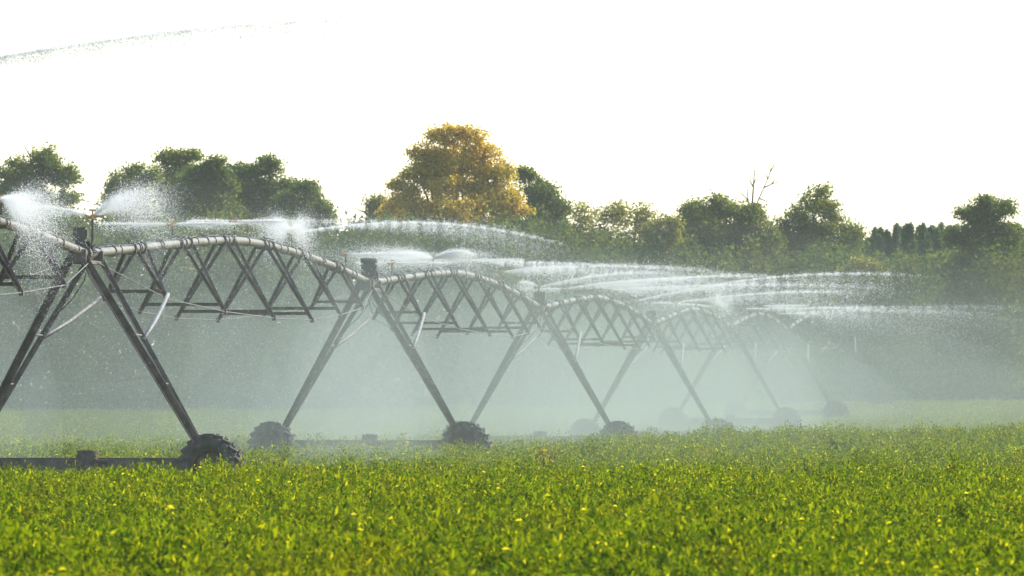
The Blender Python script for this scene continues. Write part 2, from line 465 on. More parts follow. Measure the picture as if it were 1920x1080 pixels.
def make_tower(style):
    """local axes: x across (the way the tower drives), y along the pipe, z up; origin on the ground below the pipe"""
    t = empty("drive_tower", (0, 0, 0))
    hw = 2.1
    for s in (-1, 1):
        foot = Vector((s * (hw - .06), .30, .70))
        for (yy, w, xo) in ((-1.15, .128, .10), (1.15, .09, .10)):
            lg = MB()
            top = Vector((s * xo, yy, PH - .06))
            lg.angle(top, foot + Vector((0, .06 * (1 if yy > 0 else -1), 0)), w, Vector((0, 1, 0)))
            lg.build("leg", M['steel'], t)
        for u in (.38, .62):           # short ties between the two legs
            ru = MB()
            a = Vector((s * .10, -1.15, PH - .06)).lerp(foot, u); b = Vector((s * .10, 1.15, PH - .06)).lerp(foot, u)
            ru.tube([a.lerp(b, .04), a.lerp(b, .96)], .018, 6)
            ru.build("leg_tie", M['rod'], t)
        kb = MB()                       # knee brace from the leg to the first truss joint of the next span
        a = Vector((s * .10, 1.15, PH - .06)).lerp(foot, .40); b = Vector((s * .56, 7.0, PH - .60))
        mid = a.lerp(b, .8) + Vector((0, 0, -.03))
        kb.tube([a, a.lerp(b, .45) + Vector((0, 0, -.05)), mid, b], .036, 8)
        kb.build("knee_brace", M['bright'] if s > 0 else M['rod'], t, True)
        # wheel
        w = MB()
        ty = tyre_mesh().build("tyre", M['rubber']); rm = rim_mesh().build("rim", M['rim'])
        wh = empty("wheel", (s * hw, 0, .575), math.radians(-24 if s > 0 else -30)); wh.parent = t
        ty.parent = wh; rm.parent = wh
        gb = MB(); gb.tube([(s * hw - s * .12, .0, .575), (s * hw - s * .12, .34, .575)], .13, 12); gb.box((s * (hw - .13), .2, .70), (.2, .3, .16))
        gb.build("wheel_gearbox", M['muddy'], t)
    bm_ = MB(); bm_.box((0, .30, .64), (2 * hw, .14, .21)); bm_.box((0, .30, .752), (2 * hw - .3, .19, .012))
    bm_.build("base_beam", M['steel'], t)
    mt = MB()
    mt.tube([(-.02, .02, .72), (-.02, .55, .72)], .155, 14); mt.tube([(0, .2, .60), (0, .2, .88)], .17, 12); mt.box((.03, .16, .56), (.24, .3, .2))
    for k in range(14):
        a = 2 * math.pi * k / 14; mt.box((.19 * math.cos(a) * .85, .12, .73 + .155 * math.sin(a)), (.03, .16, .03), Matrix.Rotation(-a, 3, 'Y'))
    mt.tube([(-.34, .17, .70), (.34, .17, .70)], .03, 8)
    mt.build("gear_motor", M['muddy'], t)
    # head: collar, joint and clutter under the box
    hd = MB()
    hd.tube([(0, -.28, PH), (0, .28, PH)], .125, 14); hd.box((0, 0, PH - .14), (.26, 2.3, .06)); hd.box((0, -1.15, PH - .05), (.30, .10, .22)); hd.box((0, 1.15, PH - .05), (.30, .10, .22))
    hd.tube([(-.09, 0, PH + .05), (-.10, -.02, PH + .24)], .025, 8); hd.tube([(.10, 0, PH + .02), (.12, -.05, PH + .20)], .02, 8)
    hd.build("pipe_joint", M['steel'], t)
    cb = MB()
    for k in range(5):
        a0 = Vector((-.12 + .05 * k, -.1 + .08 * k, PH + .20)); b0 = Vector((.18 - .03 * k, .3 - .15 * k, PH + .02))
        cb.tube([a0, a0 + Vector((.05 * (-1) ** k, -.1, -.02)), (a0 + b0) / 2 + Vector((.06 * (-1) ** k, -.15, .02 * k)), b0], .014, 6)
    cb.tube([(.16, -.9, PH - .1), (.10, -1.0, PH - .45), (-.25, .2, PH - .75), (-.68, .9, PH - 1.08)], .010, 6)
    cb.tube([(-.16, .9, PH - .1), (.02, .4, PH - .4), (.3, -.3, PH - .7), (.585, -.76, PH - .91)], .010, 6)
    cb.build("cables", M['black'], t)
    bx = MB()
    if style == 'tall':
        bx.box((-.10, 0, PH + .32), (.20, .22, .22)); bx.box((-.10, 0, PH + .437), (.23, .25, .014)); bx.box((.015, 0, PH + .33), (.03, .16, .15)); bx.box((-.08, 0, PH + .13), (.16, .26, .16)); bx.tube([(-.06, 0, PH + .08), (-.06, 0, PH + .21)], .07, 10); bx.box((.04, .02, PH + .16), (.06, .12, .10))
        bx.build("control_box", M['box'], t)
    elif style == 'stacked':
        bx.box((0, 0, PH + .465), (.34, .26, .10)); bx.box((.006, 0, PH + .345), (.335, .26, .10)); bx.box((0, 0, PH + .523), (.30, .22, .014)); bx.box((0, 0, PH + .405), (.25, .20, .024))
        bx.tube([(-.05, 0, PH + .06), (-.05, 0, PH + .295)], .085, 10); bx.tube([(.09, -.06, PH + .15), (.09, .06, PH + .15)], .10, 14); bx.box((.02, 0, PH + .26), (.22, .16, .07)); bx.box((-.15, 0, PH + .20), (.035, .05, .14))
        bx.tube([(.13, -.05, PH + .28), (.19, -.06, PH + .20), (.19, -.06, PH + .05)], .016, 6)
        bx.build("control_box", M['black'], t)
    else:
        bx.box((0, 0, PH + .27), (.29, .24, .27)); bx.box((0, 0, PH + .411), (.32, .27, .016)); bx.tube([(.02, 0, PH + .05), (.02, 0, PH + .14)], .09, 10); bx.box((.16, .05, PH + .14), (.05, .1, .14))
        bx.build("control_box", M['box'], t)
    return t

t_labels = {
    1: "nearest drive tower, with brown box and tall sprinkler at its top, left wheel cut off",
    2: "drive tower with black two-tier control box and both big wheels in view",
    3: "greyish drive tower whose left leg ends behind the second tower's right wheel",
    4: "hazy drive tower with square control box, fourth from the left",
    5: "pale drive tower nearly lost in the mist, fifth from the left",
    6: "very faint drive tower dissolving in spray, sixth from the left",
    7: "last and faintest drive tower at the far end of the pipe",
}
protos = {'tall': make_tower('tall'), 'stacked': make_tower('stacked'), 'square': make_tower('square')}
style_of = {1: 'tall', 2: 'stacked'}
used = set()
for k in range(1, 8):
    st = style_of.get(k, 'square')
    o = protos[st] if st not in used else copy_tree(protos[st])
    used.add(st)
    o.location = (TW[k].x, TW[k].y, TW[k].z - PH); o.rotation_euler = (0, 0, YAW)
    tag(o, t_labels[k], "irrigation tower", "drive towers of the irrigation machine")

s_labels = {
    0: "nearest pipe span coming in from the left edge, slanting down to the nearest tower",
    1: "arched pipe span on open steel trusses between the two nearest towers",
    2: "arched pipe span between the tower with the two-tier black box and the third tower",
    3: "greyish pipe span between the third and fourth towers",
    4: "pale pipe span fading into mist behind the fourth tower",
    5: "very faint pipe span inside the white spray beyond the fifth tower",
    6: "last pipe span, only its bright top edge showing through the mist",
}
SPR_X = {0: [2], 1: [322, 440, 547, 648], 2: [735, 812, 880, 943], 3: [1060, 1105, 1150, 1193], 4: [1268, 1305, 1345], 5: [1400, 1432, 1460], 6: [1500, 1535]}
SPR = {}

def make_span(k):
    A, B = TW[k], TW[k + 1]
    d = B - A; L = math.hypot(d.x, d.y); yaw = -math.atan2(d.x, d.y)
    e = empty("pipe_span", (A.x, A.y, A.z), yaw)
    dz = B.z - A.z
    arch = lambda y: dz * y / L + arch_at(y / L)
    pp = MB()
    ysn = [L * i / 42 for i in range(43)]
    pp.tube([(0, y, arch(y)) for y in ysn], .076, 18)
    st_y = [L * (i + 1) / 7 for i in range(6)]
    for y in [L * (i + .5) / 7 for i in range(7)] + st_y:
        pp.tube([(0, y - .02, arch(y)), (0, y + .02, arch(y))], .10, 16)
    pp.build("pipeline", M['pipe'], e, True).data.polygons.foreach_set("use_smooth", [True] * 0) if False else pp.build("pipeline", M['pipe'], e)
    hw_ = [.54, .77, .92, .92, .77, .54]; dep = [.88, 1.24, 1.47, 1.47, 1.22, .85]
    nodes = {-1: [], 1: []}
    for i, y in enumerate(st_y):
        tr = MB(); zp = arch(y)
        for s in (-1, 1):
            nd = Vector((s * hw_[i], y, zp - dep[i])); nodes[s].append(nd)
            for o_ in (-.75, .75):
                tr.angle((s * .09, y + o_, arch(y + o_) - .02), nd, .062, Vector((0, 1, 0)))
            tr.box(nd, (.07, .12, .09))
            for o_ in (-.75, .75): tr.box((s * .085, y + o_, arch(y + o_)), (.03, .12, .16))
        f_ = 1 - .13 / dep[i]
        tr.angle((-hw_[i] * f_, y, zp - dep[i] * f_), (hw_[i] * f_, y, zp - dep[i] * f_), .06, Vector((0, 0, 1)))
        for o_ in (-.75, .75):
            tr.tube([(0, y + o_ - .025, arch(y + o_)), (0, y + o_ + .025, arch(y + o_))], .115, 14)
        tr.build("truss_frame", M['steel'], e)
    for s in (-1, 1):
        rd = MB()
        rd.tube([(s * .12, .3, -.12)] + nodes[s] + [(s * .12, L - .3, dz - .12)], .011, 6)
        rd.build("truss_rod", M['rod'], e)
    cb = MB(); pts = []
    r = np.random.default_rng(40 + k)
    n = 70
    for i in range(n + 1):
        y = .6 + (L - 1.2) * i / n
        a = math.radians(90) + math.radians(62) * math.sin(i * .55 + k) * (0.3 + .5 * r.random())
        pts.append((.093 * math.cos(a), y, arch(y) + .09 * math.sin(a) + .012 * r.random()))
    cb.tube(pts, .009, 6)
    for y in np.linspace(1.5, L - 1.5, 17):
        ring = [(.086 * math.cos(a), y + .05 * math.sin(a * 1.0), arch(y) + .086 * math.sin(a)) for a in np.linspace(-.3, math.pi + .3, 12)]
        cb.tube(ring, .010, 5)
    for y in np.linspace(2.5, L - 2.5, 13):      # loose cable ends standing off the pipe
        q = Vector((.02, y, arch(y) + .09)); cb.tube([q, q + Vector((.05 * r.normal(), .12, .06)), q + Vector((.1, .3, .02))], .011, 5)
    cb.build("cable", M['black'], e)
    for x in SPR_X[k]:
        T = T_of_x(x); p = pipe_at(T) if k > 0 else pipe_at(T)
        y = (T - k) * L
        base = Vector((0, y, arch(y)))
        h = .30
        rs = MB(); rs.tube([base + Vector((0, 0, .06)), base + Vector((0, 0, h))], .017, 8)
        ro = rs.build("sprinkler", M['steel'], e)
        hd = MB(); c = base + Vector((0, 0, h))
        hd.tube([c, c + Vector((0, 0, .05))], .028, 10); hd.tube([c + Vector((-.075, -.02, .045)), c + Vector((.085, .02, .075))], .018, 8)
        hd.tube([c + Vector((0, 0, .05)), c + Vector((0, 0, .12))], .012, 6); hd.box(c + Vector((0, 0, .125)), (.10, .03, .02)); hd.box(c + Vector((-.085, -.02, .06)), (.03, .04, .05))
        hd.build("nozzle", M['brass'], ro)
        SPR[x] = p + Vector((0, 0, h + .06))
    tag(e, s_labels[k], "pipe span", "pipe spans of the irrigation machine")
    return e
for k in range(0, 7): make_span(k)

# tall sprinkler riser beside the first tower's box, and a short one on the third
def riser(k, dx, h, label):
    p = TW[k]; e = empty("sprinkler_riser", (p.x + dx, p.y, p.z)); tag(e, label, "sprinkler", "sprinklers standing on tower tops")
    rb = MB(); rb.tube([(0, 0, -.05), (0, 0, h)], .024, 8); rb.tube([(-.01, 0, .0), (.0, -.03, .12), (.03, -.02, .16)], .016, 6); rb.build("riser_pipe", M['steel'], e)
    hd = MB(); c = Vector((0, 0, h))
    hd.tube([c, c + Vector((0, 0, .07))], .035, 10); hd.tube([c + Vector((-.09, -.02, .02)), c + Vector((.11, .02, .05))], .022, 8)
    hd.tube([c + Vector((0, 0, .05)), c + Vector((0, 0, .15))], .014, 6); hd.box(c + Vector((0, 0, .15)), (.12, .03, .03)); hd.box(c + Vector((-.10, -.02, .04)), (.04, .05, .07))
    hd.build("nozzle", M['brass'], e)
    return Vector((p.x + dx, p.y, p.z + h + .03))
SPR['r1'] = riser(1, .11, .58, "tall sprinkler on a dark riser beside the brown box of the nearest tower")
SPR['r3'] = riser(3, -.03, .50, "small sprinkler above the square control box of the third tower")

# ------------------------------------------------------------------ water jets: clouds of drops on ballistic arcs
def drops(name, P, size, r, stretch=None):
    n = len(P)
    base = np.array([[1, 0, -.6], [-1, 0, -.6], [0, 0, 1], [0, 1, -.6], [0, -1, -.6], [0, 0, 1]])
    q = r.normal(size=(n, 4)); q /= np.linalg.norm(q, axis=1, keepdims=True)
    w, x, y, z = q.T
    R = np.stack([1 - 2 * (y * y + z * z), 2 * (x * y - z * w), 2 * (x * z + y * w), 2 * (x * y + z * w), 1 - 2 * (x * x + z * z), 2 * (y * z - x * w), 2 * (x * z - y * w), 2 * (y * z + x * w), 1 - 2 * (x * x + y * y)], 1).reshape(n, 3, 3)
    V = np.einsum('nij,kj->nki', R, base) * (size * np.exp(r.normal(0, .35, n)))[:, None, None]
    V = (V + P[:, None, :]).reshape(-1, 3)
    i = np.arange(n)[:, None, None] * 6
    Fc = (i + np.array([[0, 1, 2], [3, 4, 5]])[None]).reshape(-1, 3)
    return mesh_np(name, V, Fc, M['water'])

JN = [0]
def arc(src, ax, ay, ext=1.6, n=5000, spread=.16, dy=0.0, az=0.0, droop=.5, core=.35, r=None, pw=1.0, pulse=1.0):
    """drops on an arc that starts at src and has its top at pixel (ax, ay) seen at the source's distance"""
    r = r or np.random.default_rng(900 + JN[0])
    sx, sy = px_of(src); s = F / src.y
    dx = (ax - sx) / s; dz = max((sy - ay) / s, .01)
    U = r.uniform(0, 1, n) ** pw
    U = U[r.uniform(0, 1, n) > U ** 5]; n = len(U)
    u = ext * U * (1 + .05 * r.normal(size=n))
    # pulses along the jet
    u = u + (.005 * np.sin(u * 47 + r.uniform(0, 6)) + .004 * np.sin(u * 83 + r.uniform(0, 6)) + .004 * np.sin(u * 131 + r.uniform(0, 6))) * ext * pulse
    u = np.clip(u, 0, ext * 1.2)
    z = dz * (2 * u - u * u)
    sg = .012 + spread * (u / max(ext, 1e-3)) ** 1.3
    J = r.normal(size=(n, 3)) * sg[:, None]
    isc = r.uniform(size=n) < core
    J[isc] *= .28
    lag = np.where(isc, 0, np.abs(r.normal(size=n)) * droop * (u / ext) ** 1.5)
    P = np.stack([src.x + dx * u, src.y + dy * u, src.z + z - lag], 1) + J
    return P
def jet(label, parts, size=.0050, many=2.0):
    parts = [dict(p, n=int(p['n'] * many)) for p in parts]
    JN[0] += 1
    r = np.random.default_rng(900 + JN[0])
    P = np.concatenate([arc(**dict(p, r=r)) for p in parts])
    g = ground(P[:, 0], P[:, 1]) + .3
    P = P[P[:, 2] > g]
    o = link("water_jet", drops("water_jet", P, size, r))
    tag(o, label, "water jet", "sprinkler jets of the irrigation machine")
def bell(src, x0, x1, ytop, n, k=9, dyr=3.0, ext=1.9, spread=.14, droop=.5, core=.2):
    """a sprinkler's ring of jets: arcs with tops spread between x0 and x1"""
    out_ = []
    for i in range(k):
        u = (i + .5) / k
        out_.append(dict(src=src, ax=x0 + (x1 - x0) * u, ay=ytop + 6 * math.sin(i * 2.3), ext=ext, n=n // k, spread=spread, dy=dyr * math.sin(math.pi * u) * (1 if i % 2 else -1), droop=droop, core=core, pw=.9))
    return out_

S = SPR
A_ = lambda src, ax, ay, **k: dict(src=src, ax=ax, ay=ay, **k)
jet("white fan of spray at the left edge falling beside the nearest brown box", [A_(S[2], 66, 393, n=9000, ext=1.9, spread=.2, droop=.9, core=.02, dy=-2), A_(S[2], 56, 392, n=9000, ext=2.3, spread=.24, droop=1.0, core=.02, dy=-2), A_(S[2], 78, 398, n=9000, ext=1.7, spread=.2, droop=.9, core=.02, dy=-1), A_(S[2], 30, 397, n=2500, ext=1.6, spread=.08)], .0040, 2.0)
jet("thin jet flying left from the tall sprinkler of the nearest tower", [A_(S['r1'], 70, 388, n=4200, ext=1.6, spread=.12, droop=.2)])
jet("white plume rising right from the tall sprinkler and breaking into a round cloud", [A_(S['r1'], 262, 360, n=11000, ext=1.75, spread=.30, droop=.5, core=.12), A_(S['r1'], 280, 356, n=9000, ext=1.45, spread=.28, droop=.6, core=.05, dy=2), A_(S['r1'], 245, 366, n=6000, ext=1.9, spread=.25, droop=.6, core=.05, dy=2)], .0040, 1.7)
jet("thin jet flying left from the brass sprinkler on the rising pipe of the second span", [A_(S[322], 225, 427, n=3400, ext=1.5, spread=.06, droop=.12, core=.55)])
jet("bright thin jet flying right from the brass sprinkler on the rising pipe", [A_(S[322], 415, 428, n=4200, ext=1.4, spread=.05, droop=.10, core=.65)])
jet("thin jet flying left from the sprinkler at the top of the nearest arch", [A_(S[440], 385, 424, n=3400, ext=1.7, spread=.06, droop=.12, core=.55)])
jet("bright jet flying right from the sprinkler at the top of the nearest arch", [A_(S[440], 520, 424, n=4000, ext=1.2, spread=.06, droop=.15, core=.55)])
jet("puffed white cloud left of the thin sprinkler where the nearest arch falls", [A_(S[547], 522, 416, n=9000, ext=1.75, spread=.22, droop=.45, core=.0, dy=-2), A_(S[547], 508, 418, n=9000, ext=1.5, spread=.24, droop=.5, core=.0, dy=2)], .0040, 1.7)
jet("puffed white cloud right of the thin sprinkler where the nearest arch falls", [A_(S[547], 572, 415, n=9000, ext=1.7, spread=.22, droop=.5, core=.0, dy=-2), A_(S[547], 560, 421, n=7000, ext=2.4, spread=.2, droop=.7, core=.0, dy=1)], .0040, 1.7)
jet("thin jet passing right behind the black two-tier control box", [A_(S[648], 760, 484, n=4500, ext=1.6, spread=.10, droop=.25, core=.45)])
jet("long high sheet of drops arching in front of the golden tree's foot", [A_(S[547], 800, 408, n=15000, ext=2.05, spread=.08, droop=.30, core=.3, dy=6, pw=.8), A_(S[440], 740, 406, n=5000, ext=1.8, spread=.10, droop=.3, core=.2, dy=5)], .0045, 2.0)
jet("thin jet flying left from the brass cross-shaped sprinkler beside the black box", [A_(S[735], 690, 505, n=2500, ext=1.6, spread=.07, droop=.15, core=.5)])
jet("bright jet flying right from the brass cross-shaped sprinkler beside the black box", [A_(S[735], 810, 499, n=4000, ext=1.6, spread=.06, droop=.12, core=.6)])
jet("broad white fan leaning left over the second arch", bell(S[812], 655, 785, 474, 18000, 7, 3, 1.5, .20, .30, .15))
jet("white fountain curving right from the top of the second arch", [A_(S[812], 858, 472, n=9000, ext=1.7, spread=.12, droop=.3, core=.35), A_(S[812], 885, 476, n=5000, ext=1.8, spread=.18, droop=.4, core=.1)])
jet("thin jet flying left from the pale sprinkler past the second arch's top", [A_(S[880], 820, 495, n=3000, ext=1.4, spread=.07, droop=.12, core=.6)])
jet("short jet flying right from the pale sprinkler past the second arch's top", [A_(S[880], 960, 503, n=3000, ext=1.3, spread=.08, droop=.15, core=.55)])
jet("streak rising right from the falling pipe before the third tower", [A_(S[943], 1060, 500, n=5500, ext=1.25, spread=0.131, droop=0.51, core=0.41)], 0.0063, 1.9)
jet("long streak flying right from the sprinkler above the third tower", [A_(S['r3'], 1210, 511, n=7500, ext=1.4, spread=0.160, droop=0.51, core=0.41)], 0.0063, 1.9)
jet("small white splash just left of the third tower's sprinkler", [A_(S['r3'], 984, 529, n=2000, ext=1.5, spread=0.102, droop=0.26, core=0.22)], 0.0063, 1.9)
jet("thin jet flying left from the first sprinkler of the third arch", [A_(S[1060], 1000, 552, n=2200, ext=1.5, spread=0.116, droop=0.26, core=0.45)], 0.0063, 1.9)
jet("long streak flying right from the first sprinkler of the third arch", [A_(S[1060], 1270, 524, n=7000, ext=1.3, spread=0.145, droop=0.51, core=0.45)], 0.0070, 1.9)
jet("long bright streak crossing the mist from the top of the third arch", [A_(S[1105], 1420, 517, n=9500, ext=1.1, spread=0.131, droop=0.42, core=0.45, pw=.9)], 0.0070, 1.9)
jet("curved white arc bending down onto the fourth tower's box", [A_(S[1105], 1160, 545, n=5000, ext=2.1, spread=0.145, droop=0.26, core=0.45)], 0.0070, 1.9)
jet("thin jet flying right from the falling pipe of the third arch", [A_(S[1150], 1290, 552, n=3500, ext=1.3, spread=0.145, droop=0.42, core=0.45)], 0.0070, 1.9)
jet("wide bowed sheet of drops above the fourth tower", [A_(S[1150], 1430, 534, n=11000, ext=1.9, spread=0.203, droop=0.68, core=0.30, pw=.85)], 0.0070, 1.9)
jet("thin streak slanting left over the fourth arch", [A_(S[1345], 1230, 568, n=3500, ext=1.3, spread=0.145, droop=0.26, core=0.45)], 0.0070, 1.9)
jet("long straight streak flying right from the rise of the fourth arch", [A_(S[1268], 1540, 547, n=10000, ext=1.3, spread=0.174, droop=0.68, core=0.45, pw=.9)], 0.0070, 1.9)
jet("upright misty plume above the fourth arch", [A_(S[1345], 1345, 545, n=5000, ext=1.4, spread=0.580, droop=1.19, core=0.04), A_(S[1345], 1372, 562, n=4000, ext=1.8, spread=0.580, droop=1.19, core=0.04)], 0.0063, 1.9)
jet("far streak ending in a bright tip before the dark hedge", [A_(S[1193], 1600, 513, n=10500, ext=1.30, spread=0.131, droop=0.51, core=0.38, pw=.8)], 0.0070, 1.9)
jet("wide upper sheet of drops crossing above the second and third arches", [A_(S[880], 1130, 486, n=10000, ext=1.9, spread=0.189, droop=0.85, core=0.22, dy=10, pw=.85), A_(S[943], 1230, 488, n=9000, ext=1.9, spread=0.203, droop=0.85, core=0.22, dy=12, pw=.85)], 0.0063, 1.9)
jet("streak flying right out of the faint fifth span", [A_(S[1400], 1560, 578, n=6000, ext=1.6, spread=0.203, droop=0.68, core=0.38)], 0.0077, 1.9)
jet("slanting thin streak inside the mist above the fifth span", [A_(S[1432], 1510, 574, n=3000, ext=1.1, spread=0.131, droop=0.34, core=0.45)], 0.0077, 1.9)
jet("outermost arc of drops falling at the right side of the mist", [A_(S[1460], 1640, 582, n=11000, ext=2.3, spread=0.362, droop=1.36, core=0.22, pw=.8)], 0.0070, 1.9)
jet("low faint arc running along the right side of the mist", [A_(S[1535], 1760, 610, n=6000, ext=1.9, spread=0.319, droop=1.02, core=0.22)], 0.0070, 1.9)
jet("broken streak of drops high across the white sky at upper left", [A_(TW[0] + Vector((-1.5, 0, -.3)), 850, 31, n=48000, ext=1.03, spread=.09, droop=.14, core=.3, pw=.75, pulse=.35)], .0048)

# drops falling out of the jets under the pipe, thicker in some columns
rf = np.random.default_rng(64)
nf = 190000
Tf = rf.uniform(.85, 6.2, nf)
cols = .5 + .5 * np.sin(Tf * 9.3 + 1) * np.sin(Tf * 23.0)
keep = rf.uniform(0, 1, nf) < .25 + .75 * cols
Tf = Tf[keep]; nf = len(Tf)
kf = np.floor(Tf).astype(int); uf = Tf - kf
TA = np.array([tuple(TW[k]) for k in range(8)])
pf = TA[kf] + (TA[kf + 1] - TA[kf]) * uf[:, None]
sd_ = rf.normal(0, 4.5, nf); sd_ = np.round(sd_ / 1.4) * 1.4 * .6 + sd_ * .4
Pf = np.stack([pf[:, 0] + sd_, pf[:, 1] + rf.normal(0, 1.5, nf), 0 * sd_], 1)
Pf[:, 2] = ground(Pf[:, 0], Pf[:, 1]) + .4 + rf.uniform(0, 1, nf) ** .8 * 4.3
tag(link("falling_spray", drops("falling_spray", Pf, .0036, rf)), "fine scattered drops falling under the whole pipe", "spray", kind='stuff')

# ------------------------------------------------------------------ trees
def branch(mb, a, b, ra, rb, r, seg=6):
    a, b = Vector(a), Vector(b); L_ = (b - a).length
    pts = [a]
    for u in (.33, .66): pts.append(a.lerp(b, u) + Vector(tuple(r.normal(size=3) * L_ * .05)))
    pts.append(b)
    mb.tube(pts, [ra, ra * .75 + rb * .25, ra * .4 + rb * .6, rb], seg)

def tree(name, label, Y, lobes, mat, leaf=.155, dens=20, per=26, cl=.20, group=None, base_x=None, trunk_r=.2, cat="tree", fill=.55, twigs=None, rim=6, core=.86):
    r = np.random.default_rng(abs(hash(label)) % 1 + sum(map(ord, label)))
    cx = base_x if base_x is not None else sum(l[0] * l[2] for l in lobes) / sum(l[2] for l in lobes)
    b = at(cx, HOR, Y); g = gz(b.x, Y)
    e = empty(name, (b.x, Y, g)); tag(e, label, cat, group)
    s = F / Y; org = Vector((b.x, Y, g))
    P, O = [], []
    tr = MB()
    top = max((at(l[0], l[1], Y) - org for l in lobes), key=lambda p: p.z)
    fork = Vector((0, 0, top.z * .42))
    branch(tr, (0, 0, -.1), fork, trunk_r, trunk_r * .75, r, 8)
    allobes = []
    for (lx, ly, rx, ry) in lobes:          # each lobe breaks into a core and smaller sprays round its rim
        allobes.append((lx, ly, rx * core, ry * core))
        for q in range(rim):
            a = r.uniform(-.5, math.pi + .5); f = r.uniform(.26, .50)
            allobes.append((lx + math.cos(a) * rx * .82, ly - math.sin(a) * ry * .82, max(rx * f, 5), max(ry * f * r.uniform(.8, 1.5), 5)))
    main_c = None
    for li, (lx, ly, rx, ry) in enumerate(allobes):
        c = at(lx, ly, Y) - org; rx, ry = rx / s, ry / s
        c.y += r.normal() * rx * .6
        st = fork.copy() if c.z > fork.z else Vector((0, 0, max(.5, c.z * .5)))
        if li % (rim + 1) == 0:
            main_c = c.copy(); branch(tr, st, c, trunk_r * .42, trunk_r * .12, r)
        else:
            branch(tr, main_c, c, trunk_r * .12, .02, r, 5)
        nc = max(4, int(dens * (rx * ry) ** 1.0 * 3.14 * 1.5))
        dv = r.normal(size=(nc, 3)); dv /= np.linalg.norm(dv, axis=1, keepdims=True)
        rad = r.uniform(0, 1, nc) ** fill
        cp = np.array(c)[None] + dv * rad[:, None] * np.array([rx, (rx + ry) / 2 * 1.05, ry])[None] * (r.uniform(.84, 1.0, (nc, 1)) + (r.uniform(0, 1, (nc, 1)) ** 4) * .28)
        for j in range(nc):
            if j % 5 == 0: branch(tr, c, cp[j], trunk_r * .10, .012, r, 4)
        q = cp[:, None, :] + r.normal(size=(nc, per, 3)) * cl * np.array([1, 1, .62])
        P.append(q.reshape(-1, 3)); O.append(np.repeat(dv, per, 0))
    for tw in (twigs or []):
        pts = [at(x, y, Y) - org for x, y in tw]
        for i in range(len(pts) - 1): branch(tr, pts[i], pts[i + 1], .05 / (1 + i), .03 / (1 + i), r, 5)
    P = np.concatenate(P); O = np.concatenate(O)
    k = P[:, 2] > .1
    V, Fc = leaf_quads(P[k], np.full(k.sum(), leaf), r, .25, .6, O[k] * .5)
    tr.build("trunk", M['bark'], e)
    link("crown", mesh_np("crown", V, Fc, mat), e)
    return e

GT = "trees along the far edge of the field"
tree("broadleaf_tree", "green tree at the left edge with bare twigs poking out of its top", 505, [(28, 332, 42, 34), (75, 318, 38, 30), (118, 338, 24, 24), (62, 370, 55, 32), (15, 385, 45, 40), (128, 376, 16, 12), (70, 410, 60, 40)], M['leaf_green'], group=GT, twigs=[[(62, 310), (52, 285), (42, 264)], [(64, 305), (61, 285), (62, 266)], [(70, 308), (85, 288), (94, 276)]])
tree("broadleaf_tree", "low rounded tree at the left end of the leafy clump", 500, [(238, 348, 30, 26), (268, 334, 28, 22), (218, 365, 18, 18), (245, 385, 45, 36), (250, 420, 50, 40)], M['leaf_green'], group=GT)
tree("broadleaf_tree", "twin-tipped tree, highest of the leafy clump", 512, [(312, 302, 15, 18), (350, 291, 17, 13), (328, 326, 38, 26), (345, 355, 45, 40), (330, 400, 60, 50)], M['leaf_green'], group=GT)
tree("broadleaf_tree", "broad dark tree in the middle of the leafy clump", 506, [(398, 320, 30, 20), (385, 345, 40, 30), (420, 345, 28, 24), (400, 390, 52, 50), (360, 372, 36, 36)], M['leaf_dark'], group=GT)
tree("broadleaf_tree", "dark double-crowned tree right of the clump's middle", 509, [(455, 322, 20, 16), (500, 316, 24, 20), (485, 345, 40, 30), (540, 352, 15, 12), (490, 395, 55, 50), (448, 368, 34, 34), (528, 382, 30, 26)], M['leaf_dark'], group=GT)
tree("broadleaf_tree", "small dark tree at the right end of the leafy clump", 503, [(572, 355, 20, 16), (588, 380, 26, 20), (560, 400, 45, 32), (612, 402, 12, 10), (590, 420, 36, 22)], M['leaf_dark'], group=GT)
tree("maple_tree", "tall golden autumn tree, the highest in view", 500, [(832, 257, 26, 18), (876, 258, 32, 19), (798, 292, 26, 22), (850, 292, 40, 28), (905, 296, 28, 26), (930, 332, 30, 26), (788, 338, 34, 28), (752, 352, 16, 14), (850, 345, 50, 36), (935, 372, 38, 34), (770, 388, 40, 30), (860, 395, 60, 36), (960, 398, 30, 18), (760, 420, 50, 25), (900, 425, 70, 25), (868, 318, 40, 30), (812, 316, 28, 28), (895, 350, 36, 28)], M['leaf_gold'], dens=15, per=26, group=GT, trunk_r=.3, base_x=850)
tree("broadleaf_tree", "small dull tree touching the golden tree on its left", 508, [(715, 384, 20, 15), (704, 404, 14, 12), (735, 400, 20, 18), (720, 425, 30, 16)], M['leaf_light'], dens=14, group=GT, twigs=[[(700, 410), (690, 385), (684, 358)], [(700, 412), (675, 395), (664, 390)], [(704, 405), (700, 380), (704, 355)]])
tree("broadleaf_tree", "dark green tree touching the golden tree on its right", 511, [(984, 334, 17, 17), (1000, 358, 26, 20), (1036, 374, 22, 20), (1014, 395, 40, 24), (1054, 398, 11, 13), (1020, 425, 45, 25)], M['leaf_dark'], group=GT)
tree("sapling", "slim sapling first after the dark tree beside the golden one", 497, [(1091, 404, 9, 16), (1098, 425, 20, 16), (1085, 440, 24, 18)], M['leaf_light'], dens=7, per=15, leaf=.16, cl=.26, rim=5, core=.6, group=GT, trunk_r=.1)
tree("sapling", "open two-tipped sapling with sky showing through", 499, [(1136, 402, 12, 14), (1160, 398, 9, 14), (1150, 420, 24, 16), (1145, 445, 36, 16)], M['leaf_light'], dens=7, per=15, leaf=.16, cl=.26, rim=5, core=.6, group=GT, trunk_r=.1)
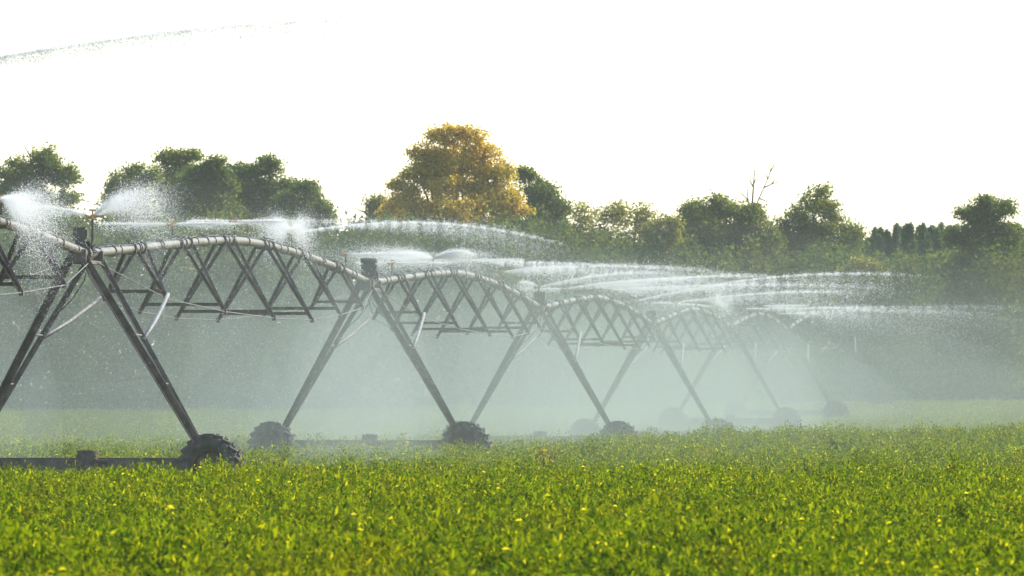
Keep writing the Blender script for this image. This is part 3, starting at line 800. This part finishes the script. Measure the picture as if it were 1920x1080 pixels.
tree("sapling", "bushy pale sapling left of the yellowish shrub", 496, [(1205, 402, 15, 14), (1192, 418, 22, 14), (1215, 432, 26, 18), (1190, 450, 32, 16)], M['leaf_light'], dens=7, per=15, leaf=.16, cl=.26, rim=5, core=.6, group=GT, trunk_r=.1)
tree("shrub", "yellowish shrub pressed against the big dark bush", 494, [(1248, 422, 20, 14), (1240, 440, 30, 20), (1262, 455, 24, 20)], M['leaf_light'], dens=16, group=GT, trunk_r=.1, cat="shrub")
tree("broadleaf_tree", "big dark round bush-like tree below the bare dead tree", 498, [(1308, 398, 28, 20), (1345, 392, 34, 20), (1392, 402, 32, 22), (1330, 435, 55, 40), (1412, 428, 26, 30), (1296, 425, 20, 26), (1385, 465, 62, 40), (1320, 470, 50, 34), (1440, 452, 26, 24)], M['leaf_green'], dens=19, group=GT)
tree("broadleaf_tree", "pointed tree with thin see-through sides, right of the dead tree", 501, [(1534, 360, 15, 15), (1522, 385, 24, 22), (1545, 385, 18, 20), (1562, 402, 15, 15), (1492, 402, 22, 15), (1545, 428, 46, 28), (1588, 432, 20, 16), (1500, 435, 40, 30), (1540, 475, 60, 36), (1470, 432, 18, 18), (1478, 466, 36, 30), (1598, 462, 28, 26)], M['leaf_green'], dens=16, per=22, group=GT, rim=3, core=.9, cl=.22)
tree("broadleaf_tree", "rounded dark tree standing over the conifers near the right edge", 496, [(1842, 382, 20, 11), (1815, 402, 20, 18), (1858, 405, 28, 20), (1888, 394, 14, 13), (1845, 432, 42, 26), (1850, 475, 50, 34), (1802, 448, 26, 24), (1888, 446, 28, 24), (1850, 505, 80, 34)], M['leaf_dark'], dens=19, group=GT)
tree("shrub", "yellow-leaved shrub at the foot of the conifers", 486, [(1622, 500, 24, 12), (1600, 515, 26, 14)], M['leaf_light'], dens=16, group=GT, cat="shrub", trunk_r=.06)
tree("shrub", "light green shrub at the right edge below the rounded tree", 503, [(1900, 452, 24, 16), (1880, 490, 40, 30), (1780, 500, 50, 30)], M['leaf_green'], dens=16, group=GT, cat="shrub", trunk_r=.1)

# bare dead tree
Yd = 515
bd = at(1408, HOR, Yd); e = empty("dead_tree", (bd.x, Yd, gz(bd.x, Yd))); tag(e, "bare dead tree with forked leafless branches against the sky", "tree", GT)
r = np.random.default_rng(3); mb = MB(); off = Vector((bd.x, Yd, gz(bd.x, Yd)))
def dead(pts, r0, r1):
    q = [at(x, y, Yd) - off for x, y in pts]; n = len(q)
    mb.tube(q, [1.05 * (r0 + (r1 - r0) * i / (n - 1)) for i in range(n)], 6)
mb.tube([Vector((0, 0, 0)), at(1409, 500, Yd) - off, at(1410, 400, Yd) - off], [.2, .13, .07], 8)
dead([(1410, 402), (1411, 375), (1413, 345), (1415, 318)], .06, .02)
mb.build("trunk", M['deadwood'], e); mb = MB()
for pts in ([(1410, 402), (1422, 375), (1432, 352), (1440, 335), (1445, 318), (1444, 300)], [(1432, 352), (1447, 345), (1463, 340)], [(1411, 395), (1400, 372), (1390, 362), (1381, 356)], [(1405, 392), (1402, 368), (1401, 347)], [(1424, 372), (1434, 376), (1442, 380)], [(1412, 350), (1406, 338), (1409, 330)], [(1444, 322), (1450, 312), (1452, 306)], [(1440, 336), (1436, 326)], [(1418, 386), (1428, 388), (1440, 390)], [(1413, 345), (1419, 332)], [(1447, 345), (1454, 336)]):
    dead(pts, .038, .012)
mb.build("branches", M['deadwood'], e)

# conifers of the plantation: one built, the rest copied
def conifer():
    e = empty("pine_tree", (0, 0, 0)); H = 9.2
    mb = MB(); mb.tube([(0, 0, -.2), (0, 0, H * .5), (0, 0, H)], [.12, .07, .015], 6); mb.build("trunk", M['bark'], e)
    r = np.random.default_rng(77); P = []
    for i in range(34):
        z = H * (.12 + .86 * i / 33); rad = (1 - (z / H)) ** .95 * 1.7 + .03
        for k in range(9):
            a = r.uniform(0, 6.28); L_ = rad * r.uniform(.75, 1.15)
            u = r.uniform(.1, 1, 26)
            P.append(np.stack([np.cos(a) * L_ * u, np.sin(a) * L_ * u, z + L_ * .45 * u - .1 + r.normal(0, .05, 26)], 1) + r.normal(0, .06, (26, 3)))
    P = np.concatenate(P)
    V, Fc = leaf_quads(P, np.full(len(P), .20), r, .3, .35)
    link("crown", mesh_np("crown", V, Fc, M['needle']), e)
    return e
pine = conifer()
rp = np.random.default_rng(12)
first = True
for i in range(64):
    o = pine if first else copy_tree(pine); first = False
    row = i % 3; Y = 520 + row * 9 + rp.uniform(-2, 2)
    x = 1600 + i * 5.3 + rp.uniform(-4, 4)
    yt = 428 + rp.uniform(-13, 13) + (0 if x > 1690 else (1690 - x) * .12)
    b = at(x, yt, Y); g = gz(b.x, Y)
    o.location = (b.x, Y, g); sc_ = (b.z - g) / 9.2; o.scale = (sc_ * rp.uniform(.85, 1.2), sc_ * .9, sc_); o.rotation_euler = (0, 0, rp.uniform(0, 6.28))
    tag(o, "dark conifer in the even plantation row between the pointed tree and the right edge", "tree", "conifers of the plantation at the right")

# undergrowth: the unbroken leafy band from the ground up behind the mist
prof = [(-60, 405), (0, 405), (120, 412), (170, 425), (210, 410), (300, 415), (420, 418), (560, 424), (620, 432), (650, 440), (690, 428), (760, 420), (900, 418), (1020, 422), (1080, 436), (1180, 446), (1260, 458), (1310, 470), (1400, 474), (1500, 474), (1600, 486), (1660, 492), (1750, 494), (1830, 486), (1920, 480), (1990, 480)]
ru = np.random.default_rng(21)
nb = 15000
xx = ru.uniform(-60, 1990, nb); yt = np.interp(xx, [p[0] for p in prof], [p[1] for p in prof])
lump = 10 * np.sin(xx / 23.0) + 8 * np.sin(xx / 9.1 + 1) + 6 * np.sin(xx / 47.0 + 2)
yt = yt + lump * .7
v = ru.uniform(0, 1, nb) ** .95
Yu = 487 + ru.uniform(0, 1, nb) ** 1.2 * 24 + 3 * np.sin(xx / 31.0) + v * 3
s_ = F / Yu
zt = CAMH + (HOR - yt) / s_ ; Xu = (xx - 960) / s_; gg = ground(Xu, Yu)
cc = np.stack([Xu, Yu, gg + (zt - gg) * v], 1)
rad = ru.uniform(.16, .36, nb)
P = (cc[:, None, :] + ru.normal(size=(nb, 26, 3)) * rad[:, None, None]).reshape(-1, 3)
P = P[P[:, 2] > ground(P[:, 0], P[:, 1])]
V, Fc = leaf_quads(P, np.full(len(P), .23), ru, .25, .65)
tag(link("undergrowth", mesh_np("undergrowth", V, Fc, M['under'])), "dense dark green thicket of bushes filling the field edge below the trees", "undergrowth", kind='stuff')

# ------------------------------------------------------------------ air and spray mist
hz = MB(); hz.box((0, 1195, 20), (1900, 2700, 44)); o = hz.build("haze", vol_mat("haze_air", 0.00016, (0.93, 0.97, 0.84), 0.0)); tag(o, "thin pale haze in the air over the whole field", "haze", kind='stuff')

def mist(dens, wl, wr, ztop, T0, T1, y0, edge, aniso):
    """a long low veil that follows the pipe; its top sinks to the sides and to the far end"""
    mb = MB(); rows = []
    N = 26
    for i in range(N + 1):
        u = i / N; T = T0 + (T1 - T0) * u
        k = min(max(int(math.floor(T)), 0), 6); p = TW[k].lerp(TW[k + 1], T - k)
        w1, w2 = wl, wr
        zt = ztop * (1 if u < .75 else 1 - .35 * (u - .75) / .25) + .25 * math.sin(i * 1.9)
        ring = [(-w1, -1.2), (-w1, zt * .45), (-w1 * .8, zt * .75), (-w1 * .4, zt * .96), (0, zt), (w2 * .4, zt * .96), (w2 * .8, zt * .75), (w2, zt * .45), (w2, -1.2)]
        rows.append([Vector((p.x + a, p.y, b_)) for a, b_ in ring])
    n = 9
    vs = [p for rr in rows for p in rr]; fs = []
    for i in range(N):
        for k in range(n):
            a, b_ = i * n + k, i * n + (k + 1) % n
            fs.append((a, b_, b_ + n, a + n))
    fs.append(tuple(range(n))[::-1]); fs.append(tuple(N * n + k for k in range(n)))
    mb.add(vs, fs)
    return mb.build("haze", vol_mat("spray_mist", dens, (0.59, 0.66, 0.56), aniso))
o = mist(0.0013, 15, 24, 5.3, .75, 6.6, 0, 0, 0.0); tag(o, "pale grey-green veil of sprinkler mist drifting wide over the field", "mist", kind='stuff')
o = mist(0.0012, 15, 12, 5.2, .80, 6.5, 0, 0, 0.0); tag(o, "grey-green veil of sprinkler mist hanging around the whole pipe", "mist", kind='stuff')
o = mist(0.0029, 8.0, 5.0, 5.0, 1.85, 6.5, 0, 0, 0.0); tag(o, "thicker white curtain of falling spray under the pipe", "mist", kind='stuff')
o = mist(0.0030, 5.0, 3.5, 4.8, 2.5, 5.2, 0, 0, 0.0); tag(o, "whitest core of the spray round the farther towers", "mist", kind='stuff')

# denser shafts of falling spray under single sprinklers
mb = MB()
for T, off, ra, h in ((1.62, 1.5, 1.7, 4.4), (1.80, -2.0, 1.2, 4.2), (2.12, 2.6, 1.6, 4.3), (2.5, -3.2, 2.2, 4.6), (2.86, 1.0, 1.3, 4.2), (3.3, 3.0, 2.2, 4.6), (3.75, -1.0, 1.5, 4.3), (4.1, 3.4, 1.9, 4.5), (4.55, -2.4, 2.4, 4.4), (4.9, 2.2, 1.6, 4.6), (5.3, -1.5, 1.8, 4.4), (1.22, -3.5, 1.8, 4.3), (1.35, 3.0, 1.6, 4.0)):
    p = pipe_at(T); c = Vector((p.x + off, p.y, 0))
    mb.tube([c + Vector((0, 0, -.9)), c + Vector((.1, 0, h * .4)), c + Vector((.05, 0, h * .75)), c + Vector((0, 0, h))], [ra, ra * .92, ra * .7, ra * .2], 20)
o = mb.build("haze", vol_mat("spray_shaft", 0.055, (0.68, 0.74, 0.66), 0.0)); tag(o, "slender paler shafts of falling spray hanging under the pipe", "mist", kind='stuff')
